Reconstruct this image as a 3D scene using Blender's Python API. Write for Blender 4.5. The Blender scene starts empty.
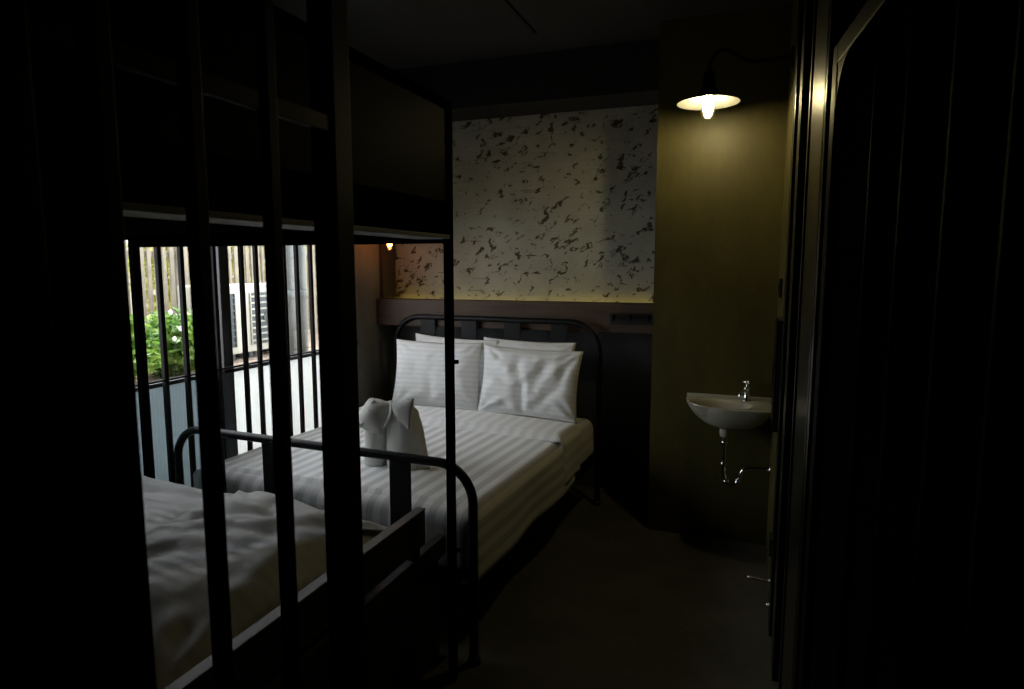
import bpy, bmesh, math, random
from mathutils import Vector, Matrix, noise
random.seed(7)
S = bpy.context.scene
COL = S.collection
PI = math.pi
R = math.radians

# ------------------------------------------------------------------ materials
def new_mat(name):
    m = bpy.data.materials.new(name); m.use_nodes = True
    nt = m.node_tree; b = nt.nodes.get('Principled BSDF')
    return m, nt, b

def N(nt, kind, **kw):
    n = nt.nodes.new(kind)
    for k, v in kw.items():
        if k.startswith('i_'):
            n.inputs[k[2:].replace('_', ' ')].default_value = v
        else: setattr(n, k, v)
    return n

def ramp(nt, src, stops):
    r = nt.nodes.new('ShaderNodeValToRGB')
    e = r.color_ramp.elements
    while len(e) < len(stops): e.new(0.5)
    for i, (p, c) in enumerate(stops):
        e[i].position = p; e[i].color = (c[0], c[1], c[2], 1)
    nt.links.new(src, r.inputs[0]); return r

def plain(name, col, rough=.6, metal=0, var=.12, scale=14, bump=.05, spec=.5, coat=0):
    """A surface with slight procedural unevenness in colour and relief."""
    m, nt, b = new_mat(name)
    tc = N(nt, 'ShaderNodeTexCoord')
    no = N(nt, 'ShaderNodeTexNoise', i_Scale=scale, i_Detail=6.0)
    nt.links.new(tc.outputs['Object'], no.inputs['Vector'])
    lo = [c * (1 - var) for c in col]; hi = [min(1, c * (1 + var)) for c in col]
    r = ramp(nt, no.outputs['Fac'], [(.3, lo), (.7, hi)])
    nt.links.new(r.outputs[0], b.inputs['Base Color'])
    b.inputs['Roughness'].default_value = rough
    b.inputs['Metallic'].default_value = metal
    b.inputs['Specular IOR Level'].default_value = spec
    b.inputs['Coat Weight'].default_value = coat
    if bump:
        bp = N(nt, 'ShaderNodeBump', i_Strength=bump, i_Distance=.01)
        nt.links.new(no.outputs['Fac'], bp.inputs['Height'])
        nt.links.new(bp.outputs[0], b.inputs['Normal'])
    return m

def concrete(name, lo, hi, rough=.55, streak=(1, 1, .35), spec=.4):
    m, nt, b = new_mat(name)
    tc = N(nt, 'ShaderNodeTexCoord'); mp = N(nt, 'ShaderNodeMapping'); mp.inputs['Scale'].default_value = streak
    n1 = N(nt, 'ShaderNodeTexNoise', i_Scale=3.2, i_Detail=8.0, i_Roughness=.62)
    n2 = N(nt, 'ShaderNodeTexNoise', i_Scale=38.0, i_Detail=4.0)
    nt.links.new(tc.outputs['Object'], mp.inputs[0])
    nt.links.new(mp.outputs[0], n1.inputs['Vector']); nt.links.new(mp.outputs[0], n2.inputs['Vector'])
    mx = N(nt, 'ShaderNodeMath', operation='MULTIPLY_ADD'); mx.inputs[1].default_value = .25
    nt.links.new(n2.outputs['Fac'], mx.inputs[0]); nt.links.new(n1.outputs['Fac'], mx.inputs[2])
    r = ramp(nt, mx.outputs[0], [(.42, lo), (.85, hi)])
    nt.links.new(r.outputs[0], b.inputs['Base Color'])
    b.inputs['Roughness'].default_value = rough; b.inputs['Specular IOR Level'].default_value = spec
    bp = N(nt, 'ShaderNodeBump', i_Strength=.12, i_Distance=.01)
    nt.links.new(n2.outputs['Fac'], bp.inputs['Height']); nt.links.new(bp.outputs[0], b.inputs['Normal'])
    return m

def brick_mat():
    m, nt, b = new_mat('painted brick')
    L = nt.links.new
    tc = N(nt, 'ShaderNodeTexCoord')
    mp = N(nt, 'ShaderNodeMapping'); mp.inputs['Rotation'].default_value = (R(90), 0, 0)
    L(tc.outputs['Object'], mp.inputs[0])
    br = N(nt, 'ShaderNodeTexBrick', i_Scale=1.0, i_Mortar_Size=.006, i_Mortar_Smooth=.6, i_Brick_Width=.19, i_Row_Height=.062)
    br.inputs['Color1'].default_value = (1, 1, 1, 1); br.inputs['Color2'].default_value = (.9, .9, .9, 1); br.inputs['Mortar'].default_value = (0, 0, 0, 1)
    wob = N(nt, 'ShaderNodeTexNoise', i_Scale=9.0, i_Detail=3.0)
    L(mp.outputs[0], wob.inputs['Vector'])
    vm = N(nt, 'ShaderNodeVectorMath', operation='MULTIPLY_ADD'); vm.inputs[1].default_value = (.02, .02, .02)
    L(wob.outputs['Color'], vm.inputs[0]); L(mp.outputs[0], vm.inputs[2]); L(vm.outputs[0], br.inputs['Vector'])
    # worn patches where the paint has come off
    mpr = N(nt, 'ShaderNodeMapping'); mpr.inputs['Rotation'].default_value = (0, R(28), 0); L(tc.outputs['Object'], mpr.inputs[0])
    mp2 = N(nt, 'ShaderNodeMapping'); mp2.inputs['Scale'].default_value = (1.0, 1.0, 1.5)
    L(mpr.outputs[0], mp2.inputs[0])
    p1 = N(nt, 'ShaderNodeTexNoise', i_Scale=15.0, i_Detail=7.0, i_Roughness=.62, i_Distortion=.6)
    L(mp2.outputs[0], p1.inputs['Vector'])
    p2 = N(nt, 'ShaderNodeTexNoise', i_Scale=2.2, i_Detail=2.0)
    L(tc.outputs['Object'], p2.inputs['Vector'])
    ad = N(nt, 'ShaderNodeMath', operation='MULTIPLY_ADD'); ad.inputs[1].default_value = .14
    L(p2.outputs['Fac'], ad.inputs[0]); L(p1.outputs['Fac'], ad.inputs[2])
    worn = ramp(nt, ad.outputs[0], [(.643, (0, 0, 0)), (.68, (1, 1, 1))])
    # thin worn lines along some bed joints
    mpl = N(nt, 'ShaderNodeMapping'); mpl.inputs['Scale'].default_value = (2.6, 2.6, 26.0)
    L(tc.outputs['Object'], mpl.inputs[0])
    p3 = N(nt, 'ShaderNodeTexNoise', i_Scale=1.6, i_Detail=4.0, i_Roughness=.6); L(mpl.outputs[0], p3.inputs['Vector'])
    line = ramp(nt, p3.outputs['Fac'], [(.675, (0, 0, 0)), (.71, (1, 1, 1))])
    mxw = N(nt, 'ShaderNodeMath', operation='MAXIMUM'); L(worn.outputs[0], mxw.inputs[0]); L(line.outputs[0], mxw.inputs[1])
    tone = N(nt, 'ShaderNodeTexNoise', i_Scale=5.0, i_Detail=5.0); L(tc.outputs['Object'], tone.inputs['Vector'])
    paint = ramp(nt, tone.outputs['Fac'], [(.3, (.33, .33, .26)), (.7, (.42, .42, .34))])
    under = ramp(nt, tone.outputs['Fac'], [(.35, (.035, .028, .010)), (.65, (.085, .065, .028))])
    mix = N(nt, 'ShaderNodeMix', data_type='RGBA')
    L(mxw.outputs[0], mix.inputs[0]); L(paint.outputs[0], mix.inputs[6]); L(under.outputs[0], mix.inputs[7])
    L(mix.outputs[2], b.inputs['Base Color'])
    b.inputs['Roughness'].default_value = .75
    hs = N(nt, 'ShaderNodeMath', operation='MULTIPLY_ADD'); hs.inputs[1].default_value = -.5
    L(mxw.outputs[0], hs.inputs[0]); L(br.outputs['Color'], hs.inputs[2])
    bp = N(nt, 'ShaderNodeBump', i_Strength=.22, i_Distance=.010)
    L(hs.outputs[0], bp.inputs['Height'])
    fine = N(nt, 'ShaderNodeTexNoise', i_Scale=60.0, i_Detail=3.0); L(tc.outputs['Object'], fine.inputs['Vector'])
    bp2 = N(nt, 'ShaderNodeBump', i_Strength=.25, i_Distance=.006)
    L(fine.outputs['Fac'], bp2.inputs['Height']); L(bp.outputs[0], bp2.inputs['Normal']); L(bp2.outputs[0], b.inputs['Normal'])
    return m

def stripe_cloth(name, axis, pitch=.032, a=(.86, .86, .85), c=(.62, .63, .63), wr=.25, rough=.62):
    """White cotton with woven satin stripes."""
    m, nt, b = new_mat(name); L = nt.links.new
    tc = N(nt, 'ShaderNodeTexCoord')
    sx = N(nt, 'ShaderNodeSeparateXYZ'); L(tc.outputs['UV'], sx.inputs[0])
    mu = N(nt, 'ShaderNodeMath', operation='MULTIPLY'); mu.inputs[1].default_value = 2 * PI / pitch
    L(sx.outputs[axis], mu.inputs[0])
    si = N(nt, 'ShaderNodeMath', operation='SINE'); L(mu.outputs[0], si.inputs[0])
    r = ramp(nt, si.outputs[0], [(.35, c), (.65, a)])
    mr = N(nt, 'ShaderNodeMapRange'); mr.inputs[1].default_value = -1; mr.inputs[2].default_value = 1
    L(si.outputs[0], mr.inputs[0])
    r = ramp(nt, mr.outputs[0], [(.36, c), (.64, a)])
    L(r.outputs[0], b.inputs['Base Color'])
    rr = ramp(nt, mr.outputs[0], [(.36, (rough - .12,) * 3), (.64, (rough + .1,) * 3)]); L(rr.outputs[0], b.inputs['Roughness'])
    no = N(nt, 'ShaderNodeTexNoise', i_Scale=9.0, i_Detail=5.0, i_Distortion=.6); L(tc.outputs['Object'], no.inputs['Vector'])
    bp = N(nt, 'ShaderNodeBump', i_Strength=wr, i_Distance=.02); L(no.outputs['Fac'], bp.inputs['Height']); L(bp.outputs[0], b.inputs['Normal'])
    b.inputs['Sheen Weight'].default_value = .15
    b.inputs['Specular IOR Level'].default_value = .3
    return m

def glass_mat(name, tint=(1, 1, 1), gloss=.03):
    m = bpy.data.materials.new(name); m.use_nodes = True; nt = m.node_tree; nt.nodes.clear()
    o = N(nt, 'ShaderNodeOutputMaterial'); t = N(nt, 'ShaderNodeBsdfTransparent'); g = N(nt, 'ShaderNodeBsdfGlossy', i_Roughness=.02)
    t.inputs[0].default_value = (*tint, 1)
    lw = N(nt, 'ShaderNodeLayerWeight', i_Blend=.25)
    mr = N(nt, 'ShaderNodeMath', operation='MULTIPLY_ADD'); mr.inputs[1].default_value = .22; mr.inputs[2].default_value = gloss
    nt.links.new(lw.outputs['Fresnel'], mr.inputs[0])
    mx = N(nt, 'ShaderNodeMixShader'); nt.links.new(mr.outputs[0], mx.inputs[0]); nt.links.new(t.outputs[0], mx.inputs[1]); nt.links.new(g.outputs[0], mx.inputs[2])
    nt.links.new(mx.outputs[0], o.inputs[0]); return m

def frosted_mat(name, c0, c1):
    m = bpy.data.materials.new(name); m.use_nodes = True; nt = m.node_tree; nt.nodes.clear()
    o = N(nt, 'ShaderNodeOutputMaterial'); t = N(nt, 'ShaderNodeBsdfTranslucent'); d = N(nt, 'ShaderNodeBsdfDiffuse'); 
    tc = N(nt, 'ShaderNodeTexCoord'); wv = N(nt, 'ShaderNodeTexWave', i_Scale=16.0, i_Distortion=.4); wv.bands_direction = 'Y'
    nt.links.new(tc.outputs['Object'], wv.inputs['Vector'])
    r = ramp(nt, wv.outputs['Fac'], [(.0, c0), (1, c1)]); nt.links.new(r.outputs[0], t.inputs[0])
    d.inputs[0].default_value = (.7, .72, .72, 1)
    mx = N(nt, 'ShaderNodeMixShader'); mx.inputs[0].default_value = .75
    nt.links.new(d.outputs[0], mx.inputs[1]); nt.links.new(t.outputs[0], mx.inputs[2]); nt.links.new(mx.outputs[0], o.inputs[0]); return m

def leaf_mat(name, a, c):
    m = bpy.data.materials.new(name); m.use_nodes = True; nt = m.node_tree; nt.nodes.clear()
    o = N(nt, 'ShaderNodeOutputMaterial'); t = N(nt, 'ShaderNodeBsdfTranslucent'); d = N(nt, 'ShaderNodeBsdfPrincipled', i_Roughness=.45)
    tc = N(nt, 'ShaderNodeTexCoord'); no = N(nt, 'ShaderNodeTexNoise', i_Scale=7.0, i_Detail=3.0); nt.links.new(tc.outputs['Object'], no.inputs['Vector'])
    r = ramp(nt, no.outputs['Fac'], [(.35, a), (.65, c)])
    nt.links.new(r.outputs[0], t.inputs[0]); nt.links.new(r.outputs[0], d.inputs['Base Color'])
    mx = N(nt, 'ShaderNodeMixShader'); mx.inputs[0].default_value = .45
    nt.links.new(d.outputs[0], mx.inputs[1]); nt.links.new(t.outputs[0], mx.inputs[2]); nt.links.new(mx.outputs[0], o.inputs[0]); return m

def emit(name, col, strength):
    m = bpy.data.materials.new(name); m.use_nodes = True; nt = m.node_tree; nt.nodes.clear()
    o = N(nt, 'ShaderNodeOutputMaterial'); e = N(nt, 'ShaderNodeEmission'); e.inputs[0].default_value = (*col, 1); e.inputs[1].default_value = strength
    nt.links.new(e.outputs[0], o.inputs[0]); return m

def wood_mat(name, a, c, along='X', rough=.5):
    m, nt, b = new_mat(name); L = nt.links.new
    tc = N(nt, 'ShaderNodeTexCoord'); mp = N(nt, 'ShaderNodeMapping')
    mp.inputs['Scale'].default_value = {'X': (1.2, 14, 14), 'Y': (14, 1.2, 14)}[along]
    L(tc.outputs['Object'], mp.inputs[0])
    no = N(nt, 'ShaderNodeTexNoise', i_Scale=2.4, i_Detail=8.0, i_Roughness=.6, i_Distortion=.5); L(mp.outputs[0], no.inputs['Vector'])
    r = ramp(nt, no.outputs['Fac'], [(.3, a), (.7, c)]); L(r.outputs[0], b.inputs['Base Color'])
    b.inputs['Roughness'].default_value = rough
    bp = N(nt, 'ShaderNodeBump', i_Strength=.25, i_Distance=.01); L(no.outputs['Fac'], bp.inputs['Height']); L(bp.outputs[0], b.inputs['Normal'])
    return m

M = dict(
    brick=brick_mat(),
    column=concrete('polished olive concrete', (.048, .041, .0095), (.095, .081, .018), .5),
    wall=concrete('grey plaster', (.12, .12, .10), (.20, .195, .16), .7),
    lowwall=concrete('dark grey panel', (.055, .056, .055), (.085, .086, .082), .55),
    floor=concrete('floor concrete', (.070, .066, .052), (.125, .117, .094), .5, (1, 1, 1)),
    ceil=plain('dark ceiling paint', (.018, .018, .018), .8),
    ceildark=plain('black ceiling beam paint', (.008, .008, .008), .8),
    steel=plain('black painted steel', (.004, .004, .0045), .5, 0, .2, 30, .04, .1),
    steelgloss=plain('dark enamelled steel', (.010, .0105, .009), .26, 0, .15, 6, .03, .6),
    bedsteel=plain('bed frame steel', (.006, .0065, .007), .42, 0, .2, 30, .04, .2),
    panel=plain('guard panel enamel', (.003, .003, .0025), .48, 0, .15, 5, .04, .01),
    palesteel=plain('pale grey board', (.08, .08, .075), .6),
    beam=wood_mat('aged brown timber', (.04, .021, .010), (.09, .05, .026), 'X', .6),
    board=wood_mat('dark stained board', (.012, .010, .008), (.024, .020, .015), 'Y', .5),
    boardedge=wood_mat('lighter board edge', (.11, .10, .085), (.17, .155, .13), 'Y', .5),
    doorsteel=plain('matt black door steel', (.003, .003, .003), .6, 0, .15, 6, .03, .02),
    bunksteel=plain('black bunk frame paint', (.004, .004, .004), .65, 0, .2, 30, .03, .0),
    doorframe=plain('dark door frame paint', (.006, .006, .005), .45, 0, .15, 6, .03, .05),
    matblack=plain('matt black paint', (.006, .006, .006), .95, 0, .15, 6, .0, .0),
    white=plain('white cotton', (.74, .74, .72), .75, 0, .05, 12, .25, .3),
    towel=plain('terry towel', (.70, .70, .66), .95, 0, .1, 260, .5, .1),
    porcelain=plain('white porcelain', (.46, .45, .36), .18, 0, .03, 4, 0, .6, .4),
    chrome=plain('chrome', (.75, .75, .74), .12, 1, .03, 8, 0),
    black=plain('black plastic', (.012, .012, .012), .4),
    reddark=plain('dark brown strip', (.05, .035, .022), .6, 0, .2, 8, .1),
    alu=plain('dark aluminium', (.03, .033, .035), .35, .3, .1, 20, .02),
    glass=glass_mat('window glass'), jar=glass_mat('lamp glass', (1, .98, .94), .1),
    frosted=frosted_mat('white frosted glass', (.68, .70, .69), (.76, .77, .76)), frostshade=frosted_mat('frosted glass tinted for shade', (.27, .32, .34), (.35, .385, .395)),
    shadew=plain('white enamel', (.20, .195, .185), .35, 0, .03, 5, 0),
    leaf=leaf_mat('bush leaves', (.06, .16, .03), (.22, .34, .06)),
    leaf2=leaf_mat('tree leaves', (.24, .30, .05), (.60, .56, .16)),
    bark=plain('bark', (.14, .10, .07), .9, 0, .3, 10, .5),
    fence=plain('weathered pale timber', (.22, .19, .145), .8, 0, .2, 9, .2),
    ac=plain('cream sheet metal', (.38, .37, .31), .5, 0, .05, 5, .02),
    acdark=plain('dark green grille', (.02, .032, .032), .45),
    pipe=plain('grey plastic pipe', (.12, .13, .125), .55, 0, .2, 5, .05),
    soil=plain('soil', (.16, .12, .09), .95, 0, .4, 20, .6),
    pave=concrete('pale paving', (.42, .38, .35), (.58, .54, .50), .8, (1, 1, 1)),
    flower=plain('white petals', (.8, .8, .82), .6, 0, .05, 5, 0),
    render_wall=concrete('pale outside wall', (.42, .41, .37), (.56, .54, .48), .85),
)

# ------------------------------------------------------------------ helpers
def link(name, me, mat, parent=None, smooth=False):
    o = bpy.data.objects.new(name, me)
    COL.objects.link(o)
    if mat is not None:
        for mm in (mat if isinstance(mat, (list, tuple)) else [mat]): me.materials.append(mm)
    if smooth:
        for p in me.polygons: p.use_smooth = True
    if parent is not None:
        o.parent = parent
        o.matrix_parent_inverse = parent.matrix_world.inverted() if False else Matrix.Translation(-parent.location)
    return o

def tag(o, label=None, cat=None, group=None, kind=None):
    if label: o['label'] = label
    if cat: o['category'] = cat
    if group: o['group'] = group
    if kind: o['kind'] = kind
    return o

def thing(name, label, cat, loc, group=None):
    o = bpy.data.objects.new(name, None); COL.objects.link(o); o.location = loc
    o.empty_display_size = .05
    return tag(o, label, cat, group)

class MB:
    """Collects shapes into one mesh object."""
    def __init__(s): s.bm = bmesh.new()
    def box(s, x0, x1, y0, y1, z0, z1, bev=0, mi=0):
        t = bmesh.new()
        vs = [t.verts.new((x, y, z)) for x in (x0, x1) for y in (y0, y1) for z in (z0, z1)]
        for f in ((0, 1, 3, 2), (4, 6, 7, 5), (0, 4, 5, 1), (2, 3, 7, 6), (0, 2, 6, 4), (1, 5, 7, 3)):
            t.faces.new([vs[i] for i in f])
        if bev: bmesh.ops.bevel(t, geom=t.edges[:], offset=bev, segments=2, affect='EDGES', profile=.6)
        for f in t.faces: f.material_index = mi
        s.merge(t); return s
    def merge(s, t, mat=None):
        if mat is not None: t.transform(mat)
        me = bpy.data.meshes.new('tmp'); t.to_mesh(me); t.free(); s.bm.from_mesh(me); bpy.data.meshes.remove(me)
    def tube(s, pts, r, seg=12, cap=True, flat=None):
        """A round bar along pts; r number or list."""
        pts = [Vector(p) for p in pts]; n = len(pts); rings = []
        prev = None
        for i, p in enumerate(pts):
            d = (pts[min(i + 1, n - 1)] - pts[max(i - 1, 0)]).normalized()
            if prev is None:
                a = d.orthogonal().normalized()
                ref = Vector((0, 0, 1)) if abs(d.z) < .9 else Vector((1, 0, 0))
                a = (ref - d * ref.dot(d)).normalized()
            else:
                a = (prev - d * prev.dot(d)).normalized()
            prev = a; b = d.cross(a)
            rr = r[i] if isinstance(r, (list, tuple)) else r
            rings.append([s.bm.verts.new(p + (a * math.cos(2 * PI * k / seg) + b * math.sin(2 * PI * k / seg)) * rr) for k in range(seg)])
        for i in range(n - 1):
            for k in range(seg):
                s.bm.faces.new([rings[i][k], rings[i][(k + 1) % seg], rings[i + 1][(k + 1) % seg], rings[i + 1][k]])
        if cap:
            s.bm.faces.new(rings[0][::-1]); s.bm.faces.new(rings[-1])
        return s
    def lathe(s, prof, origin=(0, 0, 0), seg=40, mat=None, mi=0):
        """prof: list of (radius, z)."""
        t = bmesh.new(); rings = []
        for r, z in prof:
            if r < 1e-6: rings.append([t.verts.new((0, 0, z))])
            else: rings.append([t.verts.new((r * math.cos(2 * PI * k / seg), r * math.sin(2 * PI * k / seg), z)) for k in range(seg)])
        for i in range(len(prof) - 1):
            A, B = rings[i], rings[i + 1]
            for k in range(seg):
                k2 = (k + 1) % seg
                if len(A) == 1 and len(B) == 1: continue
                if len(A) == 1: t.faces.new([A[0], B[k], B[k2]])
                elif len(B) == 1: t.faces.new([A[k], B[0], A[k2]])
                else: t.faces.new([A[k], B[k], B[k2], A[k2]])
        for f in t.faces: f.material_index = mi
        m = Matrix.Translation(origin)
        if mat is not None: m = m @ mat
        s.merge(t, m); return s
    def build(s, name, mat, parent=None, smooth=False, recalc=True, auto=False):
        if recalc: bmesh.ops.recalc_face_normals(s.bm, faces=s.bm.faces[:])
        me = bpy.data.meshes.new(name); s.bm.to_mesh(me); s.bm.free()
        o = link(name, me, mat, parent, smooth)
        return o

def arc(cx, cz, r, a0, a1, n, y):
    return [Vector((cx + r * math.cos(a0 + (a1 - a0) * i / n), y, cz + r * math.sin(a0 + (a1 - a0) * i / n))) for i in range(n + 1)]

def struct(o): o['kind'] = 'structure'; return o

# ------------------------------------------------------------------ setting
XL, YB, XR, YC = -2.62, 4.45, .14, 3.82
ZC = 2.92
struct(MB().box(-2.9, 1.2, -1.2, 4.7, -.12, 0).build('floor', M['floor']))
struct(MB().box(-2.9, 1.2, -1.2, 4.7, ZC, ZC + .1).build('ceiling', M['ceil']))
struct(MB().box(-2.9, XR + .3, YB, YB + .15, 1.30, ZC).build('wall_back', M['brick']))
struct(MB().box(-2.9, XR + .3, YB, YB + .15, 0, 1.30).build('wall_back_lower', M['lowwall']))
# the concrete pier the basin hangs on, in front of the brick
struct(MB().box(-.528, XR, YC, YB, 0, ZC).build('wall_pier', M['column']))
b = MB()
WY0, WY1, WZ0, WZ1 = 1.88, 3.93, .30, 1.90
b.box(XL - .16, XL, -1.2, 4.45, 0, WZ0); b.box(XL - .16, XL, -1.2, 4.45, WZ1, ZC)
b.box(XL - .16, XL, -1.2, WY0, WZ0, WZ1); b.box(XL - .16, XL, WY1, 4.45, WZ0, WZ1)
struct(b.build('wall_left', M['wall']))
b = MB(); b.box(XR, XR + .2, 2.98, YB, 0, ZC)
struct(b.build('wall_right', M['column']))
b = MB(); b.box(.42, .6, -1.2, 2.98, 0, ZC)
struct(b.build('wall_right_near', M['lowwall']))
struct(MB().box(-2.9, .6, -1.2, -1.05, 0, ZC).build('wall_front', M['lowwall']))
# ceiling beam in front of the brick and the joint in the ceiling boards
struct(MB().box(XL, -.528, 4.10, YB, 2.625, ZC).build('trim_1', M['ceildark']))
b = MB(); b.box(-1.245, -1.225, -1.0, 3.75, ZC - .012, ZC); 
struct(b.build('trim_2', M['ceildark']))
struct(MB().box(XL, XL + .03, 4.26, YB - .004, 1.345, 2.62).build('trim_3', M['reddark']))  # upright dark brown strip in the back left corner

# ---- window: clear panes over frosted panes
b = MB(); fx0, fx1 = XL - .10, XL - .03
for (y0, y1) in ((WY0, WY0 + .05), (2.722, 2.79), (WY1 - .05, WY1)):
    b.box(fx0, fx1, y0, y1, WZ0, WZ1, .004)
b.box(fx0, fx1, WY0, WY1, WZ0, WZ0 + .05); b.box(fx0, fx1, WY0, WY1, WZ1 - .05, WZ1)
b.box(fx0 + .02, fx1, WY0, WY1, 1.000, 1.022, .003)
win = struct(b.build('window_1', M['alu']))
b = MB(); b.box(XL - .072, XL - .066, WY0 + .05, WY1 - .05, 1.022, WZ1 - .05)
o = b.build('pane', M['glass'], win)
b = MB(); b.box(XL - .072, XL - .066, 2.79, WY1 - .05, WZ0 + .05, 1.000)
o = b.build('frosted_pane', M['frosted'], win); o['label'] = 'white frosted lower glass'
b = MB(); b.box(XL - .072, XL - .066, WY0 + .05, 2.722, WZ0 + .05, 1.000)  # left frosted pane tinted darker than the right one to imitate shade
o = b.build('frosted_pane', M['frostshade'], win); o['label'] = 'bluish grey frosted lower glass, darkened to imitate shade'
# iron bars inside the window
g = thing('window_grille', 'row of thin black iron bars standing inside the window above the bed', 'window bars', (XL + .02, 2.5, .3))
ys = [1.97, 2.07, 2.194, 2.306, 2.435, 2.555, 2.64, 2.835, 2.946, 3.065, 3.18, 3.294, 3.429, 3.55, 3.67, 3.79]
for y in ys:
    MB().box(XL + .002, XL + .024, y - .011, y + .011, .30, 1.90, .003).build('bar', M['steel'], g)
b = MB(); b.box(XL + .001, XL + .026, WY0, WY1, .30, .325, .003); MBo = b.build('rail', M['steel'], g)
b = MB(); b.box(XL + .002, XL + .020, WY0, WY1, 1.034, 1.044, .002); b.build('rail', M['steel'], g)
b = MB(); b.box(XL + .001, XL + .026, WY0, WY1, 1.87, 1.90, .003); b.build('rail', M['steel'], g)

# ------------------------------------------------------------------ timber beam + light strip
bm_ = thing('timber_shelf', 'long aged brown timber beam fixed across the back wall above the headboard', 'shelf', (-1.55, 4.3, 1.14))
b = MB(); b.box(XL + .004, -.532, 4.20, 4.325, 1.145, 1.339, .006)
b.build('beam', M['beam'], bm_)
b = MB(); b.box(XL + .004, -.532, 4.325, YB - .002, 1.145, 1.18)
b.build('ledge', M['beam'], bm_)
ls = MB().box(XL + .08, -.56, 4.40, 4.41, 1.285, 1.295, .002).build('light_strip', emit('yellow strip glow', (1.0, .74, .14), 5.0))
tag(ls, 'thin yellow light strip hidden behind the timber beam under the brick', 'light')
b = MB(); b.box(XL + .08, -.56, 4.375, 4.435, 1.262, 1.285, .002); b.build('channel', M['alu'], ls)
b = MB(); b.box(XL + .08, -.56, 4.395, 4.425, 1.18, 1.262, .002); b.build('bracket', M['alu'], ls)
hk = thing('hook_rail', 'short black hook rail on the timber beam beside the concrete pier', 'hooks', (-.72, 4.195, 1.24))
MB().box(-.86, -.56, 4.182, 4.199, 1.205, 1.275, .004).build('back_plate', M['black'], hk)
for x in (-.82, -.71, -.60):
    b = MB(); b.tube([(x, 4.185, 1.255), (x, 4.15, 1.25), (x, 4.135, 1.235), (x, 4.125, 1.245), (x, 4.122, 1.262)], .006)
    b.lathe([(0, -.011), (.009, -.006), (.011, 0), (.009, .006), (0, .011)], (x, 4.122, 1.266), 12)
    b.build('hook', M['steel'], hk, True)
# socket on lower left wall part of the back wall
so = thing('wall_socket', 'small black wall socket left of the double bed headboard', 'socket', (-2.56, 4.45, .93))
MB().box(-2.60, -2.52, 4.437, 4.449, .87, .96, .004).build('plate', M['black'], so)
b = MB()
for dx in (-.015, .015): b.lathe([(0, 0), (.006, 0), (.006, .003), (0, .003)], (-2.56 + dx, 4.4365, .915), 10, Matrix.Rotation(R(90), 4, 'X'))
b.build('outlet', M['alu'], so)

# ------------------------------------------------------------------ cloth makers
def grid_mesh(name, fn, nu, nv, uvf, mat, parent=None, thick=0, subsurf=0, bm_close=None):
    bm = bmesh.new(); uvl = bm.loops.layers.uv.new('UVMap')
    vs = [[bm.verts.new(fn(i / nu, j / nv)) for j in range(nv + 1)] for i in range(nu + 1)]
    for i in range(nu):
        for j in range(nv):
            idx = ((i, j), (i + 1, j), (i + 1, j + 1), (i, j + 1))
            try: f = bm.faces.new([vs[a][b] for a, b in idx])
            except ValueError: continue
            for lp, (a, b) in zip(f.loops, idx): lp[uvl].uv = uvf(a / nu, b / nv)
            f.smooth = True
    me = bpy.data.meshes.new(name); bm.to_mesh(me); bm.free()
    o = link(name, me, mat, parent, True)
    if thick:
        md = o.modifiers.new('t', 'SOLIDIFY'); md.thickness = thick; md.offset = -1
    return o

def pillow_mesh(w, h, t, seed, creases=(), wr=.010):
    """Closed pillow lying in the XY plane, centred on the origin; pointed corners."""
    n = 44; bm = bmesh.new(); uvl = bm.loops.layers.uv.new('UVMap')
    def P(u, v, side):
        x, y = u * 2 - 1, v * 2 - 1
        px = x * w / 2 * (1 - .06 * (1 - y * y)); py = y * h / 2 * (1 - .06 * (1 - x * x))
        e = max(0, (1 - abs(x) ** 3.0)) * max(0, (1 - abs(y) ** 3.0))
        z = t / 2 * e ** .58
        z *= 1 + .10 * noise.noise(Vector((x * 1.3 + seed, y * 1.3, side)))
        d = 0
        if e > 0:
            # creases fan in from the corners
            for cx in (-1, 1):
                for cy in (-1, 1):
                    ddx, ddy = x - cx, y - cy
                    rr = math.hypot(ddx, ddy); an = math.atan2(ddy, ddx)
                    d += wr * math.sin(an * 11 + seed * 3 + cx + noise.noise(Vector((x * 2, y * 2, seed))) * 2) * math.exp(-rr * 1.9) * min(1, rr * 4)
            d += wr * .8 * noise.noise(Vector((x * 2.6 + seed * 5, y * 2.6, 3 + side)))
            d += wr * .5 * noise.noise(Vector((x * 6 + seed * 5, y * 5, 3 + side)))
            for (ax, ay, bx, by, dep, wd) in creases:
                vx, vy = bx - ax, by - ay; L2 = vx * vx + vy * vy
                q = max(0, min(1, ((x - ax) * vx + (y - ay) * vy) / L2))
                dist = math.hypot(x - ax - q * vx, y - ay - q * vy)
                d -= dep * math.exp(-(dist / wd) ** 2) * math.sin(PI * min(1, max(.0, q * .9 + .08)))
            d *= min(1, e * 5)
        return Vector((px, py, side * (z + d)))
    for side in (1, -1):
        vs = [[bm.verts.new(P(i / n, j / n, side)) for j in range(n + 1)] for i in range(n + 1)]
        for i in range(n):
            for j in range(n):
                q = [(i, j), (i + 1, j), (i + 1, j + 1), (i, j + 1)]
                if side < 0: q.reverse()
                f = bm.faces.new([vs[a][b] for a, b in q]); f.smooth = True
                for lp, (a, b) in zip(f.loops, q): lp[uvl].uv = (a / n * w, b / n * h)
    bmesh.ops.remove_doubles(bm, verts=bm.verts[:], dist=.0006)
    me = bpy.data.meshes.new('pillow'); bm.to_mesh(me); bm.free()
    return me

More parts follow.
